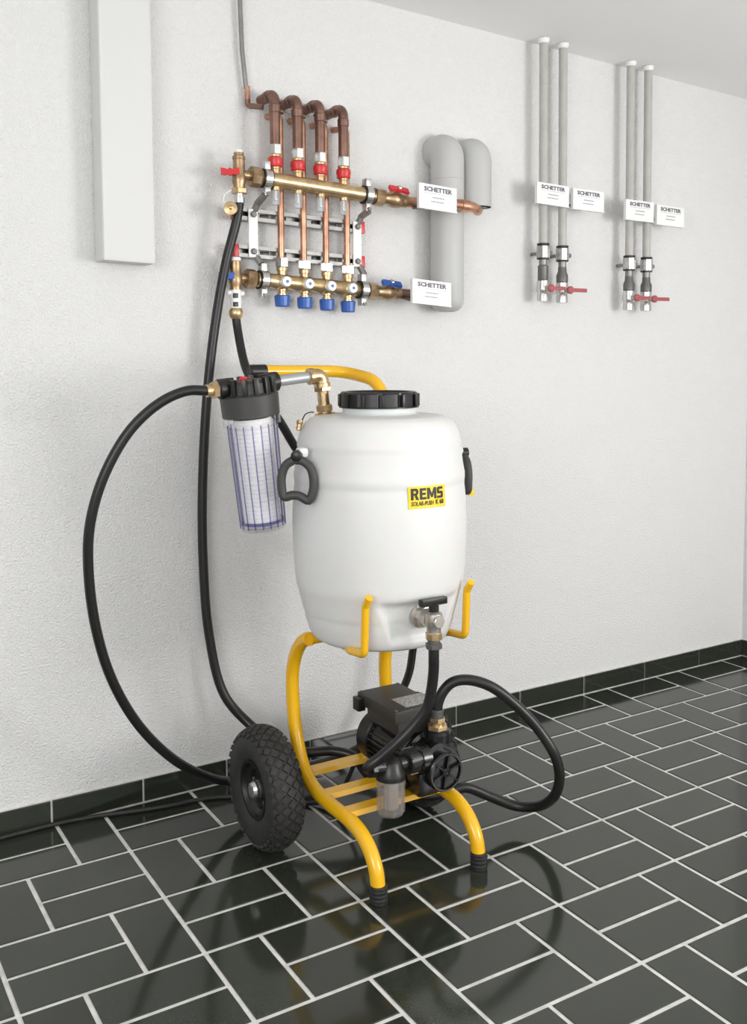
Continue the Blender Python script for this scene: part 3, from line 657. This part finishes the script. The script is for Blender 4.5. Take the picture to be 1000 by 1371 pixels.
# label wrapped round the front
LR, LZ0, LW, LH, LA = 0.2155, 0.8915, 0.104, 0.0505, 1.5*PI+0.005
def bend(x, y, z, r=LR): 
    a = LA+(x-LW/2)/r; k = -0.0; rr = r-0.0035*((y+LZ0-0.87)/0.07)+z
    return Vector((TC.x+rr*math.cos(a), TC.y+rr*math.sin(a), LZ0+y))
b = B(); n = 14
lo = [b.bm.verts.new(bend(LW*i/n, 0, 0)) for i in range(n+1)]; hi = [b.bm.verts.new(bend(LW*i/n, LH, 0)) for i in range(n+1)]
lo2 = [b.bm.verts.new(bend(LW*i/n, 0, -0.003)) for i in range(n+1)]; hi2 = [b.bm.verts.new(bend(LW*i/n, LH, -0.003)) for i in range(n+1)]
for i in range(n):
    b.bm.faces.new((lo[i], lo[i+1], hi[i+1], hi[i])); b.bm.faces.new((lo2[i], hi2[i], hi2[i+1], lo2[i+1]))
    b.bm.faces.new((lo[i], lo2[i], lo2[i+1], lo[i+1])); b.bm.faces.new((hi[i], hi[i+1], hi2[i+1], hi2[i]))
b.bm.faces.new((lo[0], hi[0], hi2[0], lo2[0])); b.bm.faces.new((lo[n], lo2[n], hi2[n], hi[n]))
lab = obj('product_label', b, ylabel, tank, label='yellow sticker with black lettering')
GL = {'R': (0.86, [[(0, 0), (0.27, 0), (0.27, 1), (0, 1)], [(0.27, 0.79), (0.53, 0.79), (0.80, 0.86), (0.62, 1), (0.27, 1)], [(0.55, 0.58), (0.80, 0.58), (0.80, 0.86), (0.53, 0.79)], [(0.27, 0.40), (0.64, 0.42), (0.80, 0.58), (0.27, 0.58)], [(0.56, 0), (0.86, 0), (0.64, 0.42), (0.38, 0.40)]]),
      'E': (0.74, [[(0, 0), (0.27, 0), (0.27, 1), (0, 1)], [(0.27, 0), (0.74, 0), (0.74, 0.22), (0.27, 0.22)], [(0.27, 0.40), (0.66, 0.40), (0.66, 0.60), (0.27, 0.60)], [(0.27, 0.78), (0.72, 0.78), (0.72, 1), (0.27, 1)]]),
      'M': (1.12, [[(0, 0), (0.27, 0), (0.27, 0.58), (0.47, 0.14), (0.65, 0.14), (0.85, 0.58), (0.85, 0), (1.12, 0), (1.12, 1), (0.82, 1), (0.56, 0.46), (0.30, 1), (0, 1)]]),
      'S': (0.78, [[(0, 0), (0.66, 0), (0.78, 0.10), (0.78, 0.50), (0.68, 0.61), (0.27, 0.61), (0.27, 0.78), (0.75, 0.78), (0.75, 1), (0.12, 1), (0, 0.90), (0, 0.50), (0.10, 0.39), (0.50, 0.39), (0.50, 0.22), (0, 0.22)]])}
b = B(); gx = 0.0; tot = sum(GL[ch][0] for ch in 'REMS')+3*0.10; kx = LW*0.86/tot; ky = LH*0.52
for ch in 'REMS':
    for poly in GL[ch][1]:
        q = [(LW*0.06+(gx+x)*kx, LH*0.40+y*ky) for x, y in poly]
        f0 = [b.bm.verts.new(bend(x, y, 0.0002)) for x, y in q]; f1 = [b.bm.verts.new(bend(x, y, 0.0010)) for x, y in q]
        b.bm.faces.new(f1); b.bm.faces.new(list(reversed(f0))); b.bridge(f0, f1)
    gx += GL[ch][0]+0.10
obj('lettering', b, inkb, lab, smooth=False)
me = textmesh('SOLAR-PUSH', LW*0.58, LH*0.20, (0, 0, 0), (1, 0, 0), (0, 0, 1), (0, -1, 0), offset=0.012, shear=0.25, bend=lambda x, y, z: bend(x+LW*0.06, y+LH*0.13, z+0.0004)); obj('lettering', me, inkb, lab)
me = textmesh('K 60', LW*0.23, LH*0.23, (0, 0, 0), (1, 0, 0), (0, 0, 1), (0, -1, 0), offset=0.02, bend=lambda x, y, z: bend(x+LW*0.70, y+LH*0.13, z+0.0004)); obj('lettering', me, inkb, lab)
# drain tap at the front
TX = 0.552; TZ = 0.634
b = B(); b.lathe((TX, -0.730, TZ), (0, -1, 0), [(0.030, 0), (0.030, 0.012), (0.022, 0.014), (0.020, 0.05)], 24)
b.lathe((TX, -0.747, TZ), (0, -1, 0), [(0.018, 0), (0.024, 0.002), (0.024, 0.012), (0.018, 0.014)], 8)
b.lathe((TX, -0.79, TZ+0.022), (0, 0, -1), [(0.010, 0), (0.019, 0.006), (0.021, 0.020), (0.019, 0.034), (0.0165, 0.038), (0.0165, 0.05)], 20)
b.cyl((TX, -0.795, TZ), (TX, -0.815, TZ), 0.015, 8, bev=0.002)
tap = obj('drain_tap', b, nickel, tank, label='grey metal drain tap at the tank front')
b = B(); b.lathe((TX, -0.79, TZ+0.018), (0, 0, 1), [(0.010, 0), (0.012, 0.002), (0.012, 0.022), (0.009, 0.024)], 16)
b.box((TX-0.002, -0.79, TZ+0.044), (0.072, 0.017, 0.017), Matrix.Rotation(0.03, 3, 'Z'), bev=0.003); obj('tap_handle', b, blackp, tap, label='black T shaped tap handle')
b = B(); b.hexn((TX, -0.79, TZ-0.028), (TX, -0.79, TZ-0.045), 0.0195, 8); obj('brass_ring', b, brass, tap, label='brass ring below the tap')
b = B(); b.cyl((TX, -0.79, TZ-0.045), (TX, -0.79, TZ-0.054), 0.014); b.hexn((TX, -0.79, TZ-0.053), (TX, -0.79, TZ-0.066), 0.0195, 8); obj('hose_clamp', b, darkm, tap)

# ------------------------------------------------------------------ filter unit, tilted on its pipe from the tank top
fu = thing('water_filter', 'clear bowl water filter with black head left of the white tank', 'filter', (0.449, -0.467, 1.088))
fu.rotation_euler = (0, math.radians(-6), 0)
b = B(); b.lathe((0, 0, 0.004), (0, 0, 1), [(0.026, 0), (0.026, 0.005), (0.016, 0.007), (0.016, 0.012)], 20)
b.hexn((0, 0, 0.014), (0, 0, 0.030), 0.0225, 6); b.cyl((0, 0, 0.01), (0, 0, 0.074), 0.0145); b.hexn((0, 0, 0.064), (0, 0, 0.076), 0.0225, 6)
obj('riser_fitting', b, brass, fu, local=True)
b = B(); b.tube(fillet([(0, 0, 0.074), (0, 0, 0.104), (-0.028, 0, 0.104)], 0.016, 8), 0.0175, 20)
b.lathe((-0.022, 0, 0.104), (-1, 0, 0), [(0.0175, 0), (0.0205, 0.001), (0.0205, 0.013), (0.0175, 0.014)], 20); b.lathe((0, 0, 0.072), (0, 0, 1), [(0.0175, 0), (0.0205, 0.001), (0.0205, 0.012), (0.0175, 0.013)], 20); obj('brass_elbow', b, brass, fu, local=True)
b = B(); b.cyl((-0.03, 0, 0.104), (-0.137, 0, 0.104), 0.0135, 20); obj('grey_pipe', b, greypipe, fu, local=True, label='short grey metal pipe')
FX = -0.198
b = B(); b.lathe((FX, 0, 0), (0, 0, 1), [(0.060, 0.030), (0.0685, 0.032), (0.070, 0.080), (0.064, 0.084), (0.058, 0.086), (0.057, 0.110), (0.050, 0.116), (0.02, 0.118)], 48)
head = obj('filter_head', b, greyp, fu, local=True, label='black plastic filter head')
for k in range(14):
    a = 2*PI*k/14+0.12; rot = Matrix.Rotation(a, 3, 'Z')
    b = B(); b.box((FX+0.0595*math.cos(a), 0.0595*math.sin(a), 0.102), (0.014, 0.012, 0.042), rot, bev=0.002); obj('grip_rib', b, blackp, head, local=True)
for s in (1, -1):
    b = B(); b.cyl((FX+s*0.045, 0, 0.104), (FX+s*0.078, 0, 0.104), 0.024, 20, bev=0.003); obj('port', b, blackp, head, local=True)
b = B(); b.lathe((FX-0.025, -0.035, 0.114), (0, 0, 1), [(0.010, 0), (0.010, 0.010), (0.007, 0.014)], 14); obj('vent_button', b, redm, head, local=True, label='red vent button')
b = B(); b.hexn((FX-0.076, 0, 0.104), (FX-0.092, 0, 0.104), 0.021, 6); b.cyl((FX-0.090, 0, 0.104), (FX-0.106, 0, 0.104), 0.0145); obj('brass_nipple', b, brass, fu, local=True)
b = B(); b.lathe((FX, 0, 0), (0, 0, -1), [(0.066, -0.030), (0.068, -0.028), (0.068, -0.010), (0.061, -0.006), (0.060, 0.00), (0.055, 0.236), (0.050, 0.244), (0.0, 0.2445), (0.0, 0.240), (0.048, 0.238), (0.0525, 0.232), (0.0570, 0.00), (0.057, -0.030)], 40, closed=True)
bowl = obj('filter_bowl', b, glassb, fu, local=True, label='clear ribbed plastic filter bowl')
for k in range(18):
    a = 2*PI*(k+0.25)/18
    b = B(); u = Vector((math.cos(a), math.sin(a), 0))
    b.tube([Vector((FX, 0, 0.012))+u*0.0593, Vector((FX, 0, -0.236))+u*0.0543], 0.0017, 6); obj('rib', b, ribm, bowl, local=True)
b = B(); b.lathe((FX, 0, -0.229), (0, 0, 1), [(0.050, 0), (0.0525, 0.001), (0.0525, 0.007), (0.050, 0.008)], 40, closed=True); obj('base_ring', b, ribm, bowl, local=True)
b = B(); pr = [(0.012, -0.025), (0.043, -0.025)]
for k in range(24):
    z = -0.020+k*0.0102; pr += [(0.0445, z), (0.0445, z+0.0070), (0.0425, z+0.0085)]
pr += [(0.043, 0.228), (0.012, 0.228)]
b.lathe((FX, 0, 0), (0, 0, -1), pr, 32); obj('filter_cartridge', b, cartm, fu, local=True, label='white filter cartridge inside the bowl')

# brass plug on a black cord by the tank shoulder
t = thing('plug_on_cord', 'small brass plug hanging on a thin black cord at tank shoulder', 'plug', (0.37, -0.50, 1.07))
b = B(); b.tube(smooth_path([(0.412, -0.475, 1.101), (0.392, -0.492, 1.102), (0.372, -0.507, 1.098), (0.360, -0.513, 1.084)], 6), 0.0016, 6); obj('cord', b, blackp, t)
b = B(); b.lathe((0.358, -0.508, 1.086), (-0.3, -0.2, -1), [(0.003, 0), (0.008, 0.002), (0.008, 0.009), (0.006, 0.010), (0.007, 0.013), (0.006, 0.016), (0.007, 0.020), (0.005, 0.026)], 12); obj('plug', b, brass, t)

# ------------------------------------------------------------------ pump
pump = thing('pump', 'black electric pump with grey terminal box on the cart deck', 'pump', (0.62, -0.55, 0.16))
AX, AZ = 0.622, 0.236
b = B(); b.lathe((AX, -0.625, AZ), (0, 1, 0), [(0.055, 0), (0.058, 0.004), (0.058, 0.15), (0.064, 0.152)], 40)
mo = obj('motor_housing', b, pumpm, pump)
b = B()
for k in range(28):
    a = 2*PI*k/28
    if 1.0 < (a % (2*PI)) < 2.1: continue
    rot = Matrix.Rotation(-a, 3, 'Y'); b.box((AX+0.0605*math.cos(a), -0.545, AZ+0.0605*math.sin(a)), (0.012, 0.135, 0.003), rot)
o = obj('cooling_fin', b, pumpm, mo, smooth=False); o['kind'] = 'stuff'
b = B(); b.lathe((AX, -0.478, AZ), (0, 1, 0), [(0.066, 0), (0.069, 0.004), (0.070, 0.045), (0.060, 0.056), (0.03, 0.058)], 40); fc = obj('fan_cover', b, blackp, pump)
b = B(); b.box((AX-0.012, -0.548, 0.318), (0.096, 0.150, 0.036), bev=0.003); tb = obj('terminal_box', b, boxm, pump, label='dark grey terminal box on top of the motor')
b = B(); b.box((AX-0.016, -0.548, 0.355), (0.128, 0.184, 0.032), bev=0.005); tl = obj('box_lid', b, boxm, tb)
b = B(); b.box((AX+0.006, -0.59, 0.3715), (0.088, 0.066, 0.0012)); obj('rating_label', b, silverp, tb, label='silver label on the terminal box')
b = B(); b.box((AX-0.085, -0.475, 0.345), (0.022, 0.03, 0.034), bev=0.003); obj('switch', b, blackp, tb)
for sx in (-1, 1):
    for sy in (-1, 1):
        b = B(); b.cyl((AX-0.016+sx*0.056, -0.548+sy*0.084, 0.3705), (AX-0.016+sx*0.056, -0.548+sy*0.084, 0.3725), 0.004, 10); obj('screw', b, darkm, tb)
# pump head
PX, PZ = 0.644, 0.226
b = B(); b.lathe((PX, -0.612, PZ+0.006), (0, -1, 0), [(0.062, 0), (0.071, 0.004), (0.071, 0.020), (0.062, 0.024), (0.058, 0.075), (0.050, 0.082)], 36)
b.lathe((PX+0.012, -0.655, PZ+0.03), (0, 0, 1), [(0.036, 0), (0.034, 0.05), (0.029, 0.056), (0.026, 0.058)], 20)
b.lathe((PX-0.035, -0.672, PZ+0.030), (-1, 0, 0), [(0.036, 0), (0.036, 0.025), (0.030, 0.030)], 24)
b.box((PX-0.036, -0.662, PZ-0.030), (0.060, 0.060, 0.060), bev=0.008)
ph_ = obj('pump_head', b, pumpm, pump)
for k in range(8):
    a = 2*PI*k/8+0.2; p = Vector((PX+0.066*math.cos(a), -0.630, PZ+0.006+0.066*math.sin(a)))
    b = B(); b.hexn(p, p+Vector((0, -0.014, 0)), 0.007); obj('bolt', b, darkm, ph_)
b = B(); b.lathe((PX-0.002, -0.690, PZ), (0, -1, 0), [(0.046, 0), (0.049, 0.003), (0.049, 0.022), (0.046, 0.026), (0.042, 0.026), (0.040, 0.020), (0.012, 0.018), (0.011, 0.026), (0.004, 0.028)], 36); cv = obj('front_cover', b, pumpm, ph_, label='round black front cover with six spokes')
for k in range(6):
    a = 2*PI*k/6+0.35; rot = Matrix.Rotation(-a, 3, 'Y')
    b = B(); b.box((PX-0.002+0.026*math.cos(a), -0.712, PZ+0.026*math.sin(a)), (0.034, 0.010, 0.006), rot, bev=0.001)
    me = b.mesh('spoke'); o = obj('spoke', me, pumpm, pump)
b = B(); b.hexn((PX+0.012, -0.655, PZ+0.083), (PX+0.012, -0.655, PZ+0.098), 0.0265, 6); b.cyl((PX+0.012, -0.655, PZ+0.095), (PX+0.012, -0.655, PZ+0.112), 0.017); b.hexn((PX+0.012, -0.655, PZ+0.106), (PX+0.012, -0.655, PZ+0.116), 0.021, 6); obj('outlet_nut', b, brass, ph_, label='brass nut at the pump outlet')
b = B(); b.lathe((PX+0.012, -0.655, PZ+0.113), (0, 0, 1), [(0.013, 0), (0.0165, 0.002), (0.0165, 0.022), (0.0145, 0.024)], 18); obj('crimp_sleeve', b, darkm, ph_)
for y in (-0.60, -0.50):
    b = B(); b.box((AX, y, 0.1685), (0.12, 0.03, 0.021), bev=0.002); b.box((AX, y, 0.186), (0.06, 0.025, 0.03)); obj('foot', b, pumpm, pump)
# strainer beside the pump head
CX, CY = 0.497, -0.690
b = B(); b.lathe((0.592, CY+0.008, 0.262), (-1, 0, 0), [(0.022, 0), (0.022, 0.02), (0.030, 0.021), (0.030, 0.046), (0.026, 0.048), (0.018, 0.049), (0.018, 0.075)], 24)
for k in range(12):
    a = 2*PI*k/12; rot = Matrix.Rotation(a, 3, 'X'); b.box((0.559, CY+0.008+0.030*math.cos(a), 0.262+0.030*math.sin(a)), (0.022, 0.004, 0.004), rot)
obj('union_nut', b, blackp, pump)
b = B(); b.lathe((CX, CY, 0.236), (0, 0, 1), [(0.030, 0), (0.036, 0.002), (0.036, 0.016), (0.030, 0.026), (0.026, 0.042), (0.017, 0.050), (0.006, 0.052)], 28)
b.tube([(CX, CY, 0.266), (CX-0.052, CY, 0.272)], 0.017, 18); b.hexn((CX-0.046, CY, 0.271), (CX-0.060, CY, 0.273), 0.022, 8)
obj('strainer_head', b, blackp, pump)
b = B(); b.lathe((CX, CY, 0.238), (0, 0, -1), [(0.035, 0), (0.0355, 0.012), (0.0325, 0.014), (0.0325, 0.080), (0.029, 0.087), (0.0, 0.0872), (0.0, 0.084), (0.028, 0.083), (0.030, 0.078), (0.030, 0.0)], 32, closed=True)
cup = obj('strainer_cup', b, glassy, pump, label='clear plastic strainer cup')
for k in range(10):
    a = 2*PI*k/10; u = Vector((math.cos(a), math.sin(a), 0))
    b = B(); b.tube([Vector((CX, CY, 0.222))+u*0.0325, Vector((CX, CY, 0.156))+u*0.0322], 0.0017, 6); obj('rib', b, glassy, cup)
b = B(); b.lathe((CX, CY, 0.232), (0, 0, -1), [(0.018, 0), (0.018, 0.066), (0.014, 0.070)], 20); obj('mesh_insert', b, mat('strainer_mesh', (0.33, 0.30, 0.285), 0.6), cup)

# ------------------------------------------------------------------ hoses and cable
def hose(name, pts, r, label, k=8, m=hosem, cat='hose'):
    b = B(); b.tube(smooth_path(pts, k), r, 14); o = obj(name, b, m, ang=1.2); tag(o, label, cat); return o
hose('suction_hose', [(TX, -0.79, 0.568), (TX, -0.79, 0.545), (0.555, -0.785, 0.515), (0.555, -0.775, 0.463), (0.549, -0.765, 0.420), (0.528, -0.752, 0.385), (0.490, -0.735, 0.343), (0.455, -0.715, 0.307), (0.428, -0.698, 0.281), (0.4405, -0.690, 0.2715)], 0.0125, 'black hose curving from the tank tap down to the pump strainer')
ZO = PZ+0.113
hose('delivery_hose', [(PX+0.012, -0.655, ZO+0.004), (PX+0.013, -0.655, ZO+0.035), (0.670, -0.660, 0.406), (0.692, -0.669, 0.428), (0.727, -0.682, 0.432), (0.776, -0.71, 0.416), (0.835, -0.74, 0.365), (0.887, -0.77, 0.299), (0.918, -0.795, 0.235), (0.938, -0.79, 0.171), (0.945, -0.76, 0.109), (0.936, -0.71, 0.067), (0.903, -0.66, 0.056), (0.843, -0.625, 0.083), (0.782, -0.602, 0.112), (0.735, -0.588, 0.104), (0.69, -0.56, 0.096), (0.63, -0.49, 0.105), (0.60, -0.42, 0.117), (0.588, -0.355, 0.150), (0.545, -0.318, 0.162), (0.471, -0.281, 0.162), (0.428, -0.19, 0.170), (0.389, -0.12, 0.203), (0.331, -0.075, 0.287), (0.299, -0.05, 0.457), (0.289, -0.04, 0.668), (0.291, -0.04, 0.879), (0.307, -0.05, 1.149), (0.333, -0.06, 1.354), (0.357, -0.075, 1.497), (0.384, -0.09, 1.612), (DX, DY, 1.657)], 0.0134, 'long black hose looping from pump outlet, then up the wall to the upper valve')
hose('return_hose', [(EX, EY, 1.343), (0.388, -0.075, 1.310), (0.384, -0.14, 1.201), (0.4, -0.2, 1.131), (0.44, -0.23, 1.061), (0.481, -0.24, 0.989), (0.60, -0.25, 0.83), (0.74, -0.235, 0.66), (0.85, -0.205, 0.52), (0.897, -0.187, 0.44), (0.907, -0.18, 0.394), (0.906, -0.17, 0.351), (0.895, -0.165, 0.277), (0.872, -0.155, 0.215), (0.80, -0.14, 0.10), (0.70, -0.13, 0.055), (0.55, -0.14, 0.050), (0.40, -0.16, 0.062), (0.29, -0.19, 0.089), (0.2, -0.23, 0.143), (0.106, -0.27, 0.223), (0.008, -0.31, 0.343), (-0.064, -0.345, 0.478), (-0.106, -0.37, 0.616), (-0.125, -0.39, 0.762), (-0.122, -0.405, 0.867), (-0.091, -0.42, 0.977), (-0.034, -0.435, 1.076), (0.032, -0.45, 1.136), (0.091, -0.462, 1.161), (0.137, -0.467, 1.1605)], 0.0120, 'black hose in a wide loop left of the filter, coming from the lower valve')
hose('power_cable', [(-0.62, -0.03, 0.0065), (-0.42, -0.024, 0.0065), (-0.265, -0.022, 0.0065), (-0.186, -0.020, 0.0065), (-0.119, -0.020, 0.0065), (-0.019, -0.034, 0.0065), (0.091, -0.063, 0.0065), (0.173, -0.078, 0.0065), (0.244, -0.085, 0.0065), (0.32, -0.11, 0.0065), (0.42, -0.20, 0.0065), (0.50, -0.27, 0.0065), (0.555, -0.315, 0.03), (0.595, -0.345, 0.12), (0.61, -0.375, 0.20), (0.613, -0.424, 0.225)], 0.0058, 'thin black power cable lying on the tiles along the baseboard', m=rubber, cat='cable')
